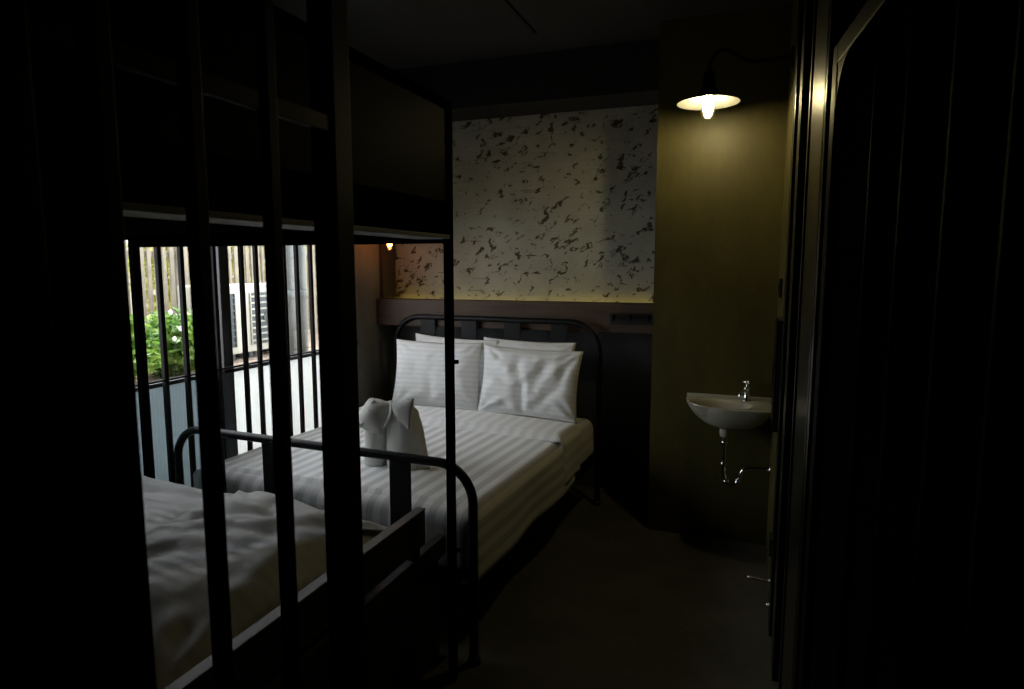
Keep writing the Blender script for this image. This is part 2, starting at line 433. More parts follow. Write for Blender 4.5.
M['pillow_h'] = stripe_cloth('pillow stripes', 1, .034, (.88, .88, .87), (.80, .81, .81), .2)
M['pillow_shade'] = stripe_cloth('bunk pillow stripes greyed for shade', 1, .05, (.60, .61, .62), (.53, .54, .55), .2)  # bed pillow cotton with its colour greyed to imitate shade in the bunk
M['duvet'] = stripe_cloth('duvet stripes', 0, .075, (.88, .88, .87), (.62, .63, .63), .12)
M['cuff'] = stripe_cloth('cuff stripes', 0, .075, (.87, .87, .86), (.74, .75, .75), .15)

def place_pillow(name, label, me, mat, loc, rot, group):
    o = link(name, me, mat); o.location = loc; o.rotation_euler = rot
    tag(o, label, 'pillow', group); return o

# ------------------------------------------------------------------ double bed (turned a little off the wall)
BX, BY, BA = -1.775, 2.275, -R(2.9)      # centre of the footboard on the floor, heading
BW, BL = 1.57, 1.885
bed = bpy.data.objects.new('double_bed', None); COL.objects.link(bed); bed.empty_display_size = .05
tag(bed, 'black tubular steel double bed with arched head and foot against the brick wall', 'bed')
def bed_part(o): o.parent = bed; o.matrix_parent_inverse = Matrix.Identity(4); return o
def arch_tube(hw, top, rad, r, y, n=10):
    pts = [Vector((-hw, y, 0)), Vector((-hw, y, (top - rad) * .5))]
    pts += arc(-hw + rad, top - rad, rad, PI, PI / 2, n, y) + arc(hw - rad, top - rad, rad, PI / 2, 0, n, y)
    pts += [Vector((hw, y, (top - rad) * .5)), Vector((hw, y, 0))]
    return pts
def bed_end(name, hw, top, rad, y, slats, zlo, sw, r=.019):
    b = MB(); b.tube(arch_tube(hw, top, rad, r, y), r, 14)
    e = bed_part(b.build(name, M['bedsteel'], None, True))
    b = MB(); b.tube([(-hw, y, zlo), (hw, y, zlo)], .015, 12); c = b.build('cross_bar', M['bedsteel'], None, True); c.parent = e
    for x in slats:
        b = MB(); b.box(x - sw / 2, x + sw / 2, y - .004, y + .004, zlo, top - .002, .002)
        c = b.build('slat', M['bedsteel']); c.parent = e
    for x in (-hw, hw):
        b = MB(); b.lathe([(0, 0), (.026, 0), (.027, .012), (.021, .03), (0, .03)], (x, y, 0), 16)
        c = b.build('foot_cap', M['black'], None, True); c.parent = e
    return e
bed_end('footboard', .795, .81, .15, 0, (-.545, -.21, .13, .465), .32, .10)
bed_end('headboard', .775, 1.215, .20, BL, (-.50, -.17, .16, .50), .32, .12)
for s in (-1, 1):
    b = MB(); b.box(s * .735 - .012, s * .735 + .012, .0, BL, .27, .345, .003)
    bed_part(b.build('side_rail', M['bedsteel']))
b = MB(); b.box(-.72, .72, .03, BL - .03, .325, .345)
bed_part(b.build('base_board', M['board']))
bed.location = (BX, BY, 0); bed.rotation_euler = (0, 0, BA)

def rounded_cover(hw, y0, y1, top, bot_side, bot_foot, rad, crown, amp, seed, nu=120, nv=110, hd=0, left_hang=None):
    """Cloth over a mattress: flat top, rounded over both long sides and the foot end. y is local."""
    lh = left_hang if left_hang is not None else bot_side
    La, Lb = top - lh - rad, top - bot_side - rad
    arcl = rad * PI / 2
    tot = La + arcl + 2 * (hw - rad) + arcl + Lb
    def sec(d, h1, w):    # distance along section -> (x, drop)
        if d < La: return -w, top - rad - (La - d)
        d -= La
        if d < arcl: a = d / rad; return -w + rad - rad * math.cos(a), top - rad + rad * math.sin(a)
        d -= arcl
        if d < 2 * (hw - rad): return -w + rad + d * (2 * (w - rad)) / (2 * (hw - rad)), top
        d -= 2 * (hw - rad)
        if d < arcl: a = d / rad; return w - rad + rad * math.sin(a), top - rad + rad * math.cos(a)
        d -= arcl
        return w, top - rad - d
    fl = top - bot_foot - rad; totv = fl + arcl + (y1 - y0 - rad)
    def fn(u, v):
        x, z = sec(u * tot, 0, hw)
        dv = v * totv
        if dv < fl: y = y0; dz = -(rad + fl - dv)
        elif dv < fl + arcl: a = (dv - fl) / rad; y = y0 + rad - rad * math.cos(a); dz = -(rad - rad * math.sin(a))
        else: y = y0 + rad + (dv - fl - arcl); dz = 0
        # combine foot drop with side drop
        zz = z + dz
        if dz < 0 and z < top:
            zz = min(z, top + dz) if True else zz
            k = min(1, (top - z) / rad) * min(1, -dz / rad)
            x *= 1 - .035 * k; y += .035 * k
        if z >= top - .001 and dz == 0:
            zz += crown * (1 - (x / hw) ** 2)
        wv = noise.noise(Vector((x * 2.2 + seed, y * 2.2, zz))) * amp + noise.noise(Vector((x * 5 + seed, y * 4, zz * 5))) * amp * .45
        if z < top - rad or dz < -rad:
            out = math.sin((y * 7.5 if z < top - rad else x * 7.5) + 3 * noise.noise(Vector((y * 1.5, x, seed)))) * .010 * min(1, (top - min(z, top + dz)) * 4)
            if z < top - rad: x += (1 if x > 0 else -1) * (out + wv)
            else: y -= out + wv
            hem = noise.noise(Vector((y * 2.4, seed, x * .2))) * .012
            zz += hem * min(1, (top - zz) * 3)
        else: zz += wv
        return Vector((x, y, zz))
    return fn, (lambda u, v: (u * tot, v * totv)), nu, nv

def to_bed(o):
    o.location = (BX, BY, 0); o.rotation_euler = (0, 0, BA); return o

# mattress with sheet
fn, uvf, nu, nv = rounded_cover(.735, .05, BL - .04, .565, .35, .35, .05, .0, .002, 3, 60, 60)
b = MB(); b.box(-.735, .735, .05, BL - .04, .35, .565, .045)
mat_o = to_bed(b.build('mattress', M['white'], None, True)); tag(mat_o, 'white mattress on the steel double bed under the striped duvet', 'mattress')
# duvet
fn, uvf, nu, nv = rounded_cover(.775, .028, BL - .47, .60, .30, .36, .07, .018, .006, 1)
dv = to_bed(grid_mesh('duvet', fn, nu, nv, uvf, M['duvet'], None, .014))
tag(dv, 'white striped duvet spread over the double bed behind the steel footboard', 'duvet')
# turned-back cuff of the duvet
fn, uvf, nu, nv = rounded_cover(.782, BL - .74, BL - .40, .640, .36, .612, .07, .018, .005, 8, 120, 40)
cf = to_bed(grid_mesh('sheet_fold', fn, nu, nv, uvf, M['cuff'], None, .014))
cf.name = 'turned_back_sheet'; tag(cf, 'white sheet folded back across the double bed below the pillows', 'sheet')
# fitted sheet at the head
fn, uvf, nu, nv = rounded_cover(.748, BL - .56, BL - .03, .585, .36, .57, .06, .0, .003, 11, 100, 40)
fs = to_bed(grid_mesh('fitted_sheet', fn, nu, nv, uvf, M['cuff'], None, .008))
tag(fs, 'white fitted sheet at the head of the double bed under the pillows', 'sheet')

PG = 'white striped pillows on the double bed'
p1 = pillow_mesh(.66, .47, .13, 1.3, [(-.1, -1, .0, .4, .012, .12)])
p2 = pillow_mesh(.70, .46, .15, 2.1, [(-.05, -.95, -.12, .1, .045, .10), (-.12, .0, -.3, .8, .02, .10), (.15, -.2, .45, .9, .022, .12), (-.9, .2, -.2, -.1, .015, .10), (.1, -.9, .6, -.1, .018, .1), (.62, -.3, .8, .8, .02, .08)], .016)
p3 = pillow_mesh(.66, .46, .09, 3.7); p4 = pillow_mesh(.66, .46, .09, 4.9)
def bedpt(x, y, z):
    c, s = math.cos(BA), math.sin(BA); return (BX + x * c - y * s, BY + x * s + y * c, z)
place_pillow('pillow', 'front left white striped pillow leaning in front of another at headboard', p1, M['pillow_h'], (-2.02, 3.99, .835), (R(78), R(0), R(2)), PG)
place_pillow('pillow', 'front right creased white pillow beside the smoother striped one', p2, M['pillow_h'], (-1.335, 3.96, .825), (R(77), R(1), R(-3)), PG)
place_pillow('pillow', 'white pillow mostly hidden behind the front left striped pillow', p3, M['pillow_h'], (-1.93, 4.075, .862), (R(82), R(2), R(-3)), PG)
place_pillow('pillow', 'white pillow mostly hidden behind the front right creased pillow', p4, M['pillow_h'], (-1.39, 4.075, .862), (R(82), R(1), R(-1)), PG)

# ------------------------------------------------------------------ towel folded into an animal
def blob(chain, name, mat, parent, seg=18, wr=.006, seed=0):
    """Tapered rolled cloth: chain of (x,y,z,rx,ry) rings."""
    bm = bmesh.new(); rings = []
    # resample
    pts = []
    for i in range(len(chain) - 1):
        for k in range(6):
            t = k / 6; a, c = chain[i], chain[i + 1]; t2 = t * t * (3 - 2 * t)
            pts.append([a[q] + (c[q] - a[q]) * (t if q < 3 else t2) for q in range(5)])
    pts.append(list(chain[-1]))
    for n_, (x, y, z, rx, ry) in enumerate(pts):
        ring = []
        for k in range(seg):
            a = 2 * PI * k / seg
            d = 1 + wr * 14 * noise.noise(Vector((math.cos(a) * 1.5 + seed, math.sin(a) * 1.5, z * 9)))
            ring.append(bm.verts.new((x + rx * math.cos(a) * d, y + ry * math.sin(a) * d, z)))
        rings.append(ring)
    for i in range(len(rings) - 1):
        for k in range(seg): bm.faces.new([rings[i][k], rings[i][(k + 1) % seg], rings[i + 1][(k + 1) % seg], rings[i + 1][k]])
    bm.faces.new(rings[0][::-1]); bm.faces.new(rings[-1])
    bmesh.ops.recalc_face_normals(bm, faces=bm.faces[:])
    me = bpy.data.meshes.new(name); bm.to_mesh(me); bm.free()
    return link(name, me, mat, parent, True)
TX, TY, TZ = -1.60, 2.70, .615
tw = thing('towel_animal', 'white towel folded into a standing animal on the duvet near the footboard', 'folded towel', (TX, TY, TZ))
# body: a tall roll to the right, arched over
blob([(TX + .055, TY, TZ, .085, .07), (TX + .055, TY, TZ + .10, .082, .07), (TX + .05, TY, TZ + .20, .08, .065), (TX + .045, TY, TZ + .27, .068, .055), (TX + .04, TY, TZ + .305, .045, .04), (TX + .04, TY, TZ + .32, .012, .015)], 'body', M['towel'], tw, seed=1)
blob([(TX - .085, TY - .01, TZ, .055, .055), (TX - .085, TY - .01, TZ + .09, .052, .05), (TX - .083, TY - .01, TZ + .17, .05, .05), (TX - .075, TY - .01, TZ + .235, .045, .045), (TX - .07, TY, TZ + .26, .015, .015)], 'leg', M['towel'], tw, seed=4)
blob([(TX - .15, TY + .09, TZ, .05, .05), (TX - .15, TY + .09, TZ + .15, .05, .05), (TX - .145, TY + .09, TZ + .26, .045, .045), (TX - .14, TY + .09, TZ + .29, .015, .015)], 'leg', M['towel'], tw, seed=9)
def flap(name, pts, nrm_bulge, th=.012):
    """A folded triangular or four-cornered corner of towel."""
    bm = bmesh.new(); n = 10
    a, b_, c, d = [Vector(p) for p in pts]; vs = []
    nr = (b_ - a).cross(d - a).normalized()
    for i in range(n + 1):
        row = []
        for j in range(n + 1):
            u, v = i / n, j / n
            p = a * (1 - u) * (1 - v) + b_ * u * (1 - v) + c * u * v + d * (1 - u) * v
            p = p + nr * (nrm_bulge * math.sin(PI * u) * math.sin(PI * v) + .004 * noise.noise(p * 20))
            row.append(bm.verts.new(p))
        vs.append(row)
    for i in range(n):
        for j in range(n): bm.faces.new([vs[i][j], vs[i + 1][j], vs[i + 1][j + 1], vs[i][j + 1]])
    me = bpy.data.meshes.new(name); bm.to_mesh(me); bm.free(); o = link(name, me, M['towel'], tw, True)
    md = o.modifiers.new('t', 'SOLIDIFY'); md.thickness = th; md.offset = 0
    return o
flap('ear', [(TX + .00, TY - .03, TZ + .25), (TX + .11, TY - .06, TZ + .20), (TX + .115, TY - .03, TZ + .345), (TX + .01, TY - .03, TZ + .315)], .02)
flap('head', [(TX - .16, TY - .06, TZ + .205), (TX - .02, TY - .07, TZ + .17), (TX - .0, TY - .02, TZ + .31), (TX - .10, TY - .02, TZ + .325)], .045, .02)
flap('ear', [(TX - .17, TY - .06, TZ + .19), (TX - .10, TY - .09, TZ + .21), (TX - .065, TY - .05, TZ + .325), (TX - .10, TY + .0, TZ + .325)], .01)
flap('ear', [(TX - .03, TY - .07, TZ + .175), (TX + .03, TY - .07, TZ + .27), (TX + .01, TY - .02, TZ + .325), (TX - .07, TY - .03, TZ + .31)], -.015)
tw.scale = (1.12, 1.1, 1.0)
flap('fold', [(TX + .12, TY - .04, TZ + .01), (TX + .17, TY + .0, TZ + .004), (TX + .125, TY + .02, TZ + .20), (TX + .11, TY - .02, TZ + .22)], .01)

# ------------------------------------------------------------------ bunk bed
bk = thing('bunk_bed', 'black steel bunk bed with enclosed upper berth in front of the double bed', 'bunk bed', (-1.7, 1.2, 0))
BX0, BX1, BYN, BYF = -2.54, -1.0, .10, 2.125
for (x, y) in ((BX1, BYF), (BX0, BYF), (BX1, BYN), (BX0, BYN)):
    xx = (x - .028, x) if x == BX1 else (x, x + .028); yy = (y - .028, y) if y == BYF else (y, y + .028)
    MB().box(*xx, *yy, 0, 2.145, .003).build('post', M['bunksteel'], bk)
# upper berth
b = MB(); b.box(-1.03, -1.0, BYN + .03, BYF - .028, 1.69, 1.80, .003); b.build('side_rail', M['bunksteel'], bk)
b = MB(); b.box(BX0, BX0 + .03, BYN + .03, BYF - .028, 1.69, 1.80, .003); b.build('side_rail', M['bunksteel'], bk)
b = MB(); b.box(-1.03, -1.0, BYN + .03, BYF - .028, 2.115, 2.145, .003); b.build('top_rail', M['bunksteel'], bk)
b = MB(); b.box(-1.025, -1.010, BYN + .03, BYF - .028, 1.80, 2.115); b.build('guard_panel', M['panel'], bk)
b = MB(); b.box(BX0 + .03, -1.03, BYF - .03, BYF - .004, 1.660, 1.80, .003); b.build('end_rail', M['bunksteel'], bk)
b = MB(); b.box(-1.125, -1.0, BYN + .03, BYF - .03, 1.674, 1.688, .002); o = b.build('underside_board', M['palesteel'], bk); o['label'] = 'pale grey board under the edge'
b = MB(); b.box(BX0 + .03, -1.125, BYN + .03, BYF - .03, 1.70, 1.73); b.build('upper_base', M['matblack'], bk)
for yy in (1.0, 1.90): MB().box(BX0 + .03, -1.13, yy, yy + .03, 1.685, 1.70).build('cross_member', M['bunksteel'], bk)
# hinge pins on the corner post
for z in (.52, 1.235):
    b = MB(); b.tube([(-1.001, 2.112, z), (-.986, 2.124, z)], .008, 10)
    b.build('bolt', M['bunksteel'], bk, True)
# lower berth
b = MB(); b.box(-1.135, -1.10, BYN + .03, 2.235, .44, .52, .003); b.build('side_rail', M['board'], bk)
b = MB(); b.box(-1.150, -1.135, BYN + .03, 2.235, .0, .44); b.build('skirt', M['board'], bk)
sb = MB().box(-1.135, -1.10, BYN + .03, 2.065, .55, .683, .003).build('side_board', M['board'], bk)
b = MB(); b.box(-1.135, -1.098, BYN + .03, 2.067, .683, .690, .002); o = b.build('edge_strip', M['boardedge'], sb); o.parent = sb; o.matrix_parent_inverse = Matrix.Identity(4)  # lighter strip along the top of the side board
MB().box(-1.13, -1.105, 1.98, 2.03, .50, .60).build('bracket', M['bunksteel'], bk)
MB().box(-1.13, -1.105, 1.10, 1.15, .50, .60).build('bracket', M['bunksteel'], bk)
MB().box(BX0, -1.15, BYN + .03, 2.10, .38, .42).build('lower_base', M['board'], bk)
lm = MB().box(BX0 + .04, -1.155, BYN + .06, 2.08, .42, .55, .04).build('mattress', M['white'], None, True)
tag(lm, 'white sheeted mattress in the lower berth of the bunk bed', 'mattress')
BG = 'large pillows on the lower bunk'
q1 = pillow_mesh(.74, .95, .15, 6.1, [(-.8, .5, .9, .75, .02, .08), (-.9, .1, .5, .35, .012, .1), (-.9, -.4, .4, -.1, .012, .15)], .014)
q2 = pillow_mesh(.74, 1.0, .21, 7.7, [(-.9, .1, .2, .7, .03, .10), (-.95, -.2, .3, .25, .022, .08), (-.9, -.6, .2, -.1, .022, .10), (-.3, .9, .1, .3, .02, .08), (.0, .2, .8, .3, .014, .08)], .018)
place_pillow('pillow', 'bluish white pillow on the lower bunk nearest the window', q1, M['pillow_shade'], (-2.11, 1.56, .645), (R(1), R(4), R(3)), BG)
place_pillow('pillow', 'plump wrinkled pillow on the lower bunk nearest the wooden side board', q2, M['pillow_shade'], (-1.525, 1.47, .655), (R(1), R(3), R(-3)), BG)

# ------------------------------------------------------------------ barred gate close to the camera
gt = thing('cell_gate', 'black barred steel gate standing in front of the bunk bed', 'gate', (-.76, .7, 0))
CX = -.75
def gbar(yfar, s, name='bar'):
    MB().box(CX - s, CX, yfar - s, yfar, .04, ZC - .04, .002).build(name, M['steel'], gt)
for y in (.617, .757, .916): gbar(y, .0225)
gbar(1.129, .055, 'end_post')
gbar(.517, .02)
for z0, z1 in ((.04, .09), (1.83, 1.86), (2.82, 2.88)):
    MB().box(CX - .018, CX - .004, .05, 1.09, z0, z1, .002).build('rail', M['steel'], gt)
MB().box(CX - .022, CX - .016,   .06, .596, .09, 2.82).build('sheet_panel', M['steel'], gt)
MB().box(CX - .05, CX, .0, .05, .04, ZC - .04, .002).build('end_post', M['steel'], gt)
MB().box(CX - .05, CX, .0, 1.139, 0, .04, .002).build('floor_track', M['steel'], gt)
MB().box(CX - .05, CX, .0, 1.139, ZC - .04, ZC - .001, .002).build('head_track', M['steel'], gt)

# ------------------------------------------------------------------ barn lamps
def barn_lamp(loc, wall_x, label, rad, wallz, shade_mat, glow, jar_tint, arm=True, arm_y=None):
    x, y, z = loc         # centre of the shade rim
    t = thing('wall_lamp', label, 'lamp', loc)
    k = rad / .15
    b = MB()
    prof = [(rad, 0), (rad * .985, .004 * k), (rad * .70, .020 * k), (rad * .45, .032 * k), (rad * .34, .042 * k), (rad * .33, .055 * k), (.030 * k, .075 * k), (.030 * k, .09 * k), (0, .09 * k)]
    b.lathe(prof, loc, 48)
    sh = b.build('shade', M['steel'], t, True)
    b = MB(); b.lathe([(rad * .975, .0), (rad * .69, .015 * k), (rad * .44, .027 * k), (rad * .31, .036 * k), (0, .038 * k)], loc, 48)
    o = b.build('shade_lining', shade_mat, t, True); o['label'] = 'white enamelled inside of the shade'
    b = MB(); b.lathe([(.030 * k, .085 * k), (.034 * k, .10 * k), (.026 * k, .14 * k), (.014 * k, .155 * k), (0, .155 * k)], loc, 24)
    b.build('cap', M['steel'], t, True)
    if arm:
        top = z + .155 * k
        pts = [Vector((x, y, top - .01)), Vector((x + .003, y, top + .03)), Vector((x + .02, y, top + .065)), Vector((x + .05, y, top + .085)), Vector((x + .085, y, top + .08)),
               Vector((x + .125, y, top + .055)), Vector((x + .165, y, top + .03)), Vector((x + .21, y, top + .018)), Vector((x + .27, y, top + .018)), Vector((wall_x - .006, y, top + .022))]
        if arm == 'left': pts = [Vector((2 * x - p.x if i < 9 else wall_x + .006, p.y, p.z)) for i, p in enumerate(pts)]
        pts = catmull(pts)
        b = MB(); b.tube(pts, .009, 10); b.build('arm', M['steel'], t, True)
        b = MB(); s = 1 if arm == 'left' else -1
        b.lathe([(0, 0), (.045, 0), (.045, .006), (.03, .014), (0, .014)], (wall_x + s * .0005, y, top + .022), 24, Matrix.Rotation(R(90) * s, 4, 'Y'))
        b.build('wall_plate', M['steel'], t, True)
    # glass jar and bulb
    b = MB(); g = .036 * k
    b.lathe([(g, .035 * k), (g * 1.02, .0), (g, -.035 * k), (g * .85, -.058 * k), (g * .5, -.073 * k), (0, -.078 * k)], loc, 28)
    b.build('glass_jar', M['jar'], t, True)
    b = MB(); h = .026 * k
    b.lathe([(0, -.038 * k), (h * .6, -.033 * k), (h, -.018 * k), (h, .0), (h * .7, .014 * k), (h * .55, .025 * k), (h * .55, .036 * k)], loc, 20)
    o = b.build('bulb', glow, t, True); o['label'] = 'glowing light bulb'
    return t
def catmull(P, n=6):
    out = []
    for i in range(len(P) - 1):
        p0, p1, p2, p3 = P[max(i - 1, 0)], P[i], P[i + 1], P[min(i + 2, len(P) - 1)]
        for k in range(n):
            t = k / n
            out.append(.5 * ((2 * p1) + (p2 - p0) * t + (2 * p0 - 5 * p1 + 4 * p2 - p3) * t * t + (3 * p1 - p0 - 3 * p2 + p3) * t ** 3))
    out.append(P[-1]); return out
barn_lamp((-.232, 3.40, 2.365), XR, 'lit gooseneck lamp with white shade above the wash basin', .150, 2.5, M['shadew'], emit('warm bulb glow', (1.0, .84, .44), 255.0), (1, 1, 1))
barn_lamp((-2.432, 4.10, 1.748), XL, 'small orange lit lamp on the left wall beside the brickwork', .115, 1.9, M['shadew'], emit('orange bulb glow', (1.0, .30, .09), 42.0), (1, 1, 1), 'left')

# ------------------------------------------------------------------ wash basin on the pier
sk = thing('wash_basin', 'small white corner wash basin hanging on the concrete pier under lamp', 'wash basin', (-.09, 3.66, .67))
def basin():
    bm = bmesh.new()
    y_b, x_r = YC - .001, XR - .006
    x_l = -.322; fy = 3.50
    n = 56
    def outline(k, zt, shrink=0):
        """rim outline: straight back and right edges, the left/front a quarter-round bulge"""
        pts = []
        return pts
    # outer outline points, counter-clockwise from back-left
    out = [(x_l, y_b), (x_l, y_b - .05)]
    cx, cy = x_l + .30, y_b - .05
    for i in range(1, 25):
        a = PI + (PI / 2) * i / 24
        out.append((cx + .30 * math.cos(a), cy + (cy - fy) * math.sin(a)))
    out += [(x_l + .36, fy + .001), (x_r - .01, fy + .012), (x_r, fy + .022), (x_r, y_b - .15), (x_r, y_b)]
    for i in range(1, 12): out.append((x_r + (x_l - x_r) * i / 12, y_b))
    bc = Vector((-.115, 3.655)); N_ = len(out)
    zt = .838
    def ringv(sc, z, c=bc, lim=None):
        r = []
        for (x, y) in out:
            v = Vector((x, y)) - c
            r.append(bm.verts.new((c.x + v.x * sc, c.y + v.y * sc, z)))
        return r
    def ell(rx, ry, z, c):
        r = []
        for (x, y) in out:
            v = Vector((x, y)) - c; a = math.atan2(v.y / ry, v.x / rx)
            r.append(bm.verts.new((c.x + rx * math.cos(a), c.y + ry * math.sin(a), z)))
        return r
    ic = Vector((-.125, 3.645))
    rings = []
    # underside -> rim -> bowl
    for sc_, z_ in ((.16, .701), (.32, .707), (.47, .717), (.61, .732), (.75, .755), (.87, .782), (.95, .806), (.99, .824)): rings.append(ringv(sc_, z_, Vector((-.10, 3.66))))
    rings.append(ringv(1.0, .834)); rings.append(ringv(.996, zt)); rings.append(ringv(.97, zt + .001))
    rings.append(ell(.172, .118, zt - .001, ic)); rings.append(ell(.165, .111, zt - .008, ic)); rings.append(ell(.150, .098, zt - .035, ic)); rings.append(ell(.115, .075, zt - .075, ic)); rings.append(ell(.06, .045, zt - .10, Vector((-.11, 3.655)))); rings.append(ell(.018, .018, zt - .106, Vector((-.10, 3.66))))
    for a, c in zip(rings, rings[1:]):
        for k in range(N_): bm.faces.new([a[k], a[(k + 1) % N_], c[(k + 1) % N_], c[k]])
    bm.faces.new(rings[0][::-1]); bm.faces.new(rings[-1])
    # keep the outer skin inside the wall line
    for v in bm.verts:
        v.co.y = min(v.co.y, y_b); v.co.x = min(v.co.x, x_r)
    bmesh.ops.recalc_face_normals(bm, faces=bm.faces[:])
    me = bpy.data.meshes.new('bowl'); bm.to_mesh(me); bm.free()
    o = link('bowl', me, M['porcelain'], sk, True)
    return o
basin()
b = MB(); b.box(-.322, XR - .006, YC - .018, YC - .001, .83, .856, .005); b.build('back_lip', M['porcelain'], sk)
b = MB(); b.lathe([(0, 0), (.0085, 0), (.0085, .004), (0, .004)], (0.015, 3.70, .812), 14, Matrix.Rotation(R(-62), 4, 'Y') @ Matrix.Rotation(R(0), 4, 'X')); b.build('overflow_hole', M['black'], sk)
b = MB(); b.lathe([(0, .0), (.016, .0), (.016, .004), (.006, .006), (0, .006)], (-.10, 3.66, .733), 20); b.build('drain', M['chrome'], sk, True)
# spout socket under the bowl and bottle trap
b = MB(); b.lathe([(.03, .70), (.031, .672), (.027, .655), (.016, .65), (0, .65)], (-.10, 3.66, 0), 24); b.build('drain_socket', M['porcelain'], sk, True)
b = MB(); b.tube(catmull([Vector(p) for p in ((-.10, 3.66, .66), (-.10, 3.66, .55), (-.10, 3.66, .46), (-.095, 3.66, .425), (-.072, 3.66, .392), (-.040, 3.66, .392), (-.018, 3.66, .42), (-.010, 3.66, .455), (.012, 3.66, .482), (.05, 3.66, .488), (XR - .004, 3.66, .488))]), .0125, 14)
for z in (.62, .50): b.lathe([(0, -.012), (.019, -.012), (.020, 0), (.019, .012), (0, .012)], (-.10, 3.66, z), 16)
b.lathe([(0, 0), (.032, 0), (.03, .006), (.016, .012), (0, .012)], (XR - .0005, 3.66, .488), 20, Matrix.Rotation(R(-90), 4, 'Y'))
for (x, z) in ((-.022, .415), (-.085, .405)): b.lathe([(0, -.008), (.017, -.008), (.018, 0), (.017, .008), (0, .008)], (x, 3.66, z), 14, Matrix.Rotation(R(25 if x > -.05 else -30), 4, 'Y'))
b.build('waste_trap', M['chrome'], sk, True)
fc = thing('tap', 'small chrome tap standing on the back edge of the basin', 'tap', (.003, 3.765, .838))
b = MB(); b.lathe([(0, .0), (.024, 0), (.024, .006), (.017, .012), (.016, .06), (.019, .068), (.019, .08), (0, .083)], (.003, 3.765, .8385), 24); b.build('tap_body', M['chrome'], fc, True)
b = MB(); b.tube(catmull([Vector(p) for p in ((.003, 3.765, .885), (-.008, 3.745, .898), (-.022, 3.72, .90), (-.030, 3.702, .89), (-.033, 3.696, .872))]), .0095, 12); b.build('spout', M['chrome'], fc, True)
b = MB(); b.tube([(.003, 3.765, .915), (.003, 3.765, .935)], .007, 10)
b.lathe([(0, 0), (.016, .002), (.02, .012), (.016, .022), (0, .024)], (.003, 3.765, .933), 18)
for a in range(4): b.tube([(.003, 3.765, .945), (.003 + .026 * math.cos(a * PI / 2 + .4), 3.765 + .026 * math.sin(a * PI / 2 + .4), .945)], .005, 8)
b.build('handle', M['chrome'], fc, True)

# ------------------------------------------------------------------ right side: switch, panel, door
sw = thing('light_switch', 'small black switch on the right wall above the wash basin', 'switch', (XR, 3.40, 1.47))
MB().box(XR - .012, XR - .0005, 3.36, 3.50, 1.43, 1.52, .003).build('plate', M['black'], sw)
MB().box(XR - .017, XR - .012, 3.395, 3.465, 1.45, 1.50, .002).build('rocker', M['alu'], sw)
wp = thing('wall_cabinet', 'slim black cabinet on the right wall beside the wash basin', 'cabinet', (XR, 3.0, .85))
MB().box(XR - .02, XR - .0005, 2.99, 3.22, .86, 1.35, .003).build('body', M['black'], wp)
MB().box(XR - .028, XR - .0205, 2.995, 3.215, .865, 1.345, .002).build('door', M['steel'], wp)
MB().box(XR - .034, XR - .0285, 3.16, 3.18, 1.05, 1.15, .002).build('handle', M['alu'], wp)
ds = thing('door_holder', 'small chrome rod stop low on the right wall below the basin', 'door stop', (XR, 3.1, .11))
b = MB(); b.tube([(XR - .001, 3.12, .115), (XR - .04, 3.12, .118), (XR - .085, 3.12, .122)], .007, 12); b.lathe([(0, -.01), (.011, -.007), (.013, 0), (.011, .007), (0, .01)], (XR - .09, 3.12, .122), 14)
b.lathe([(0, 0), (.022, 0), (.02, .006), (0, .008)], (XR - .0005, 3.12, .115), 18, Matrix.Rotation(R(-90), 4, 'Y')); b.build('rod', M['chrome'], ds, True)
b = MB(); b.lathe([(0, 0), (.012, .001), (.014, .01), (.009, .018), (0, .02)], (XR - .0005, 3.0, .06), 16, Matrix.Rotation(R(-90), 4, 'Y')); b.build('magnet', M['chrome'], ds, True)
kb = MB(); kb.box(XR - .02, XR - .0005, 2.90, 2.99, .33, .41, .006)
tag(kb.build('cable_box', M['black']), 'small black box on the right wall above the chrome door stop', 'box')

# steel door frame: stepped glossy profiles
b = MB()
for (y0, y1, x) in ((2.84, 2.98, .132), (2.52, 2.66, .136), (2.36, 2.52, .170), (2.32, 2.36, .150)):
    b.box(x, .42, y0, y1, 0, 2.92, .004)
for (y0, y1, x) in ((1.90, 2.32, .156), ):
    b.box(x, .42, y0, y1, 0, 2.92, .006)
b.box(.158, .42, 1.86, 1.902, 0, 2.92, .010)
struct(b.build('door_1', M['steelgloss']))
# open door leaf: frame with a rounded top corner and upright ribs
P0 = Vector((.172, 1.84, 0)); ang = math.atan2(.095, 1.0)
dr = bpy.data.objects.new('steel_door', None); COL.objects.link(dr); dr.empty_display_size = .05
tag(dr, 'dark ribbed steel door standing open along the right side', 'door')
def dpart(o): o.parent = dr; return o
# local: +x runs from the far edge towards the camera, y is thickness (into the room is -y)
W_, Hh = 1.75, 2.06
b = MB()
b.box(0, .05, -.006, .03, 0.01, Hh + .05, .004); b.box(W_ - .05, W_, -.006, .03, 0.01, Hh + .05, .004)
b.box(.05, W_ - .05, -.006, .03, Hh, Hh + .05, .004); b.box(.05, W_ - .05, -.006, .03, .01, .08, .004)
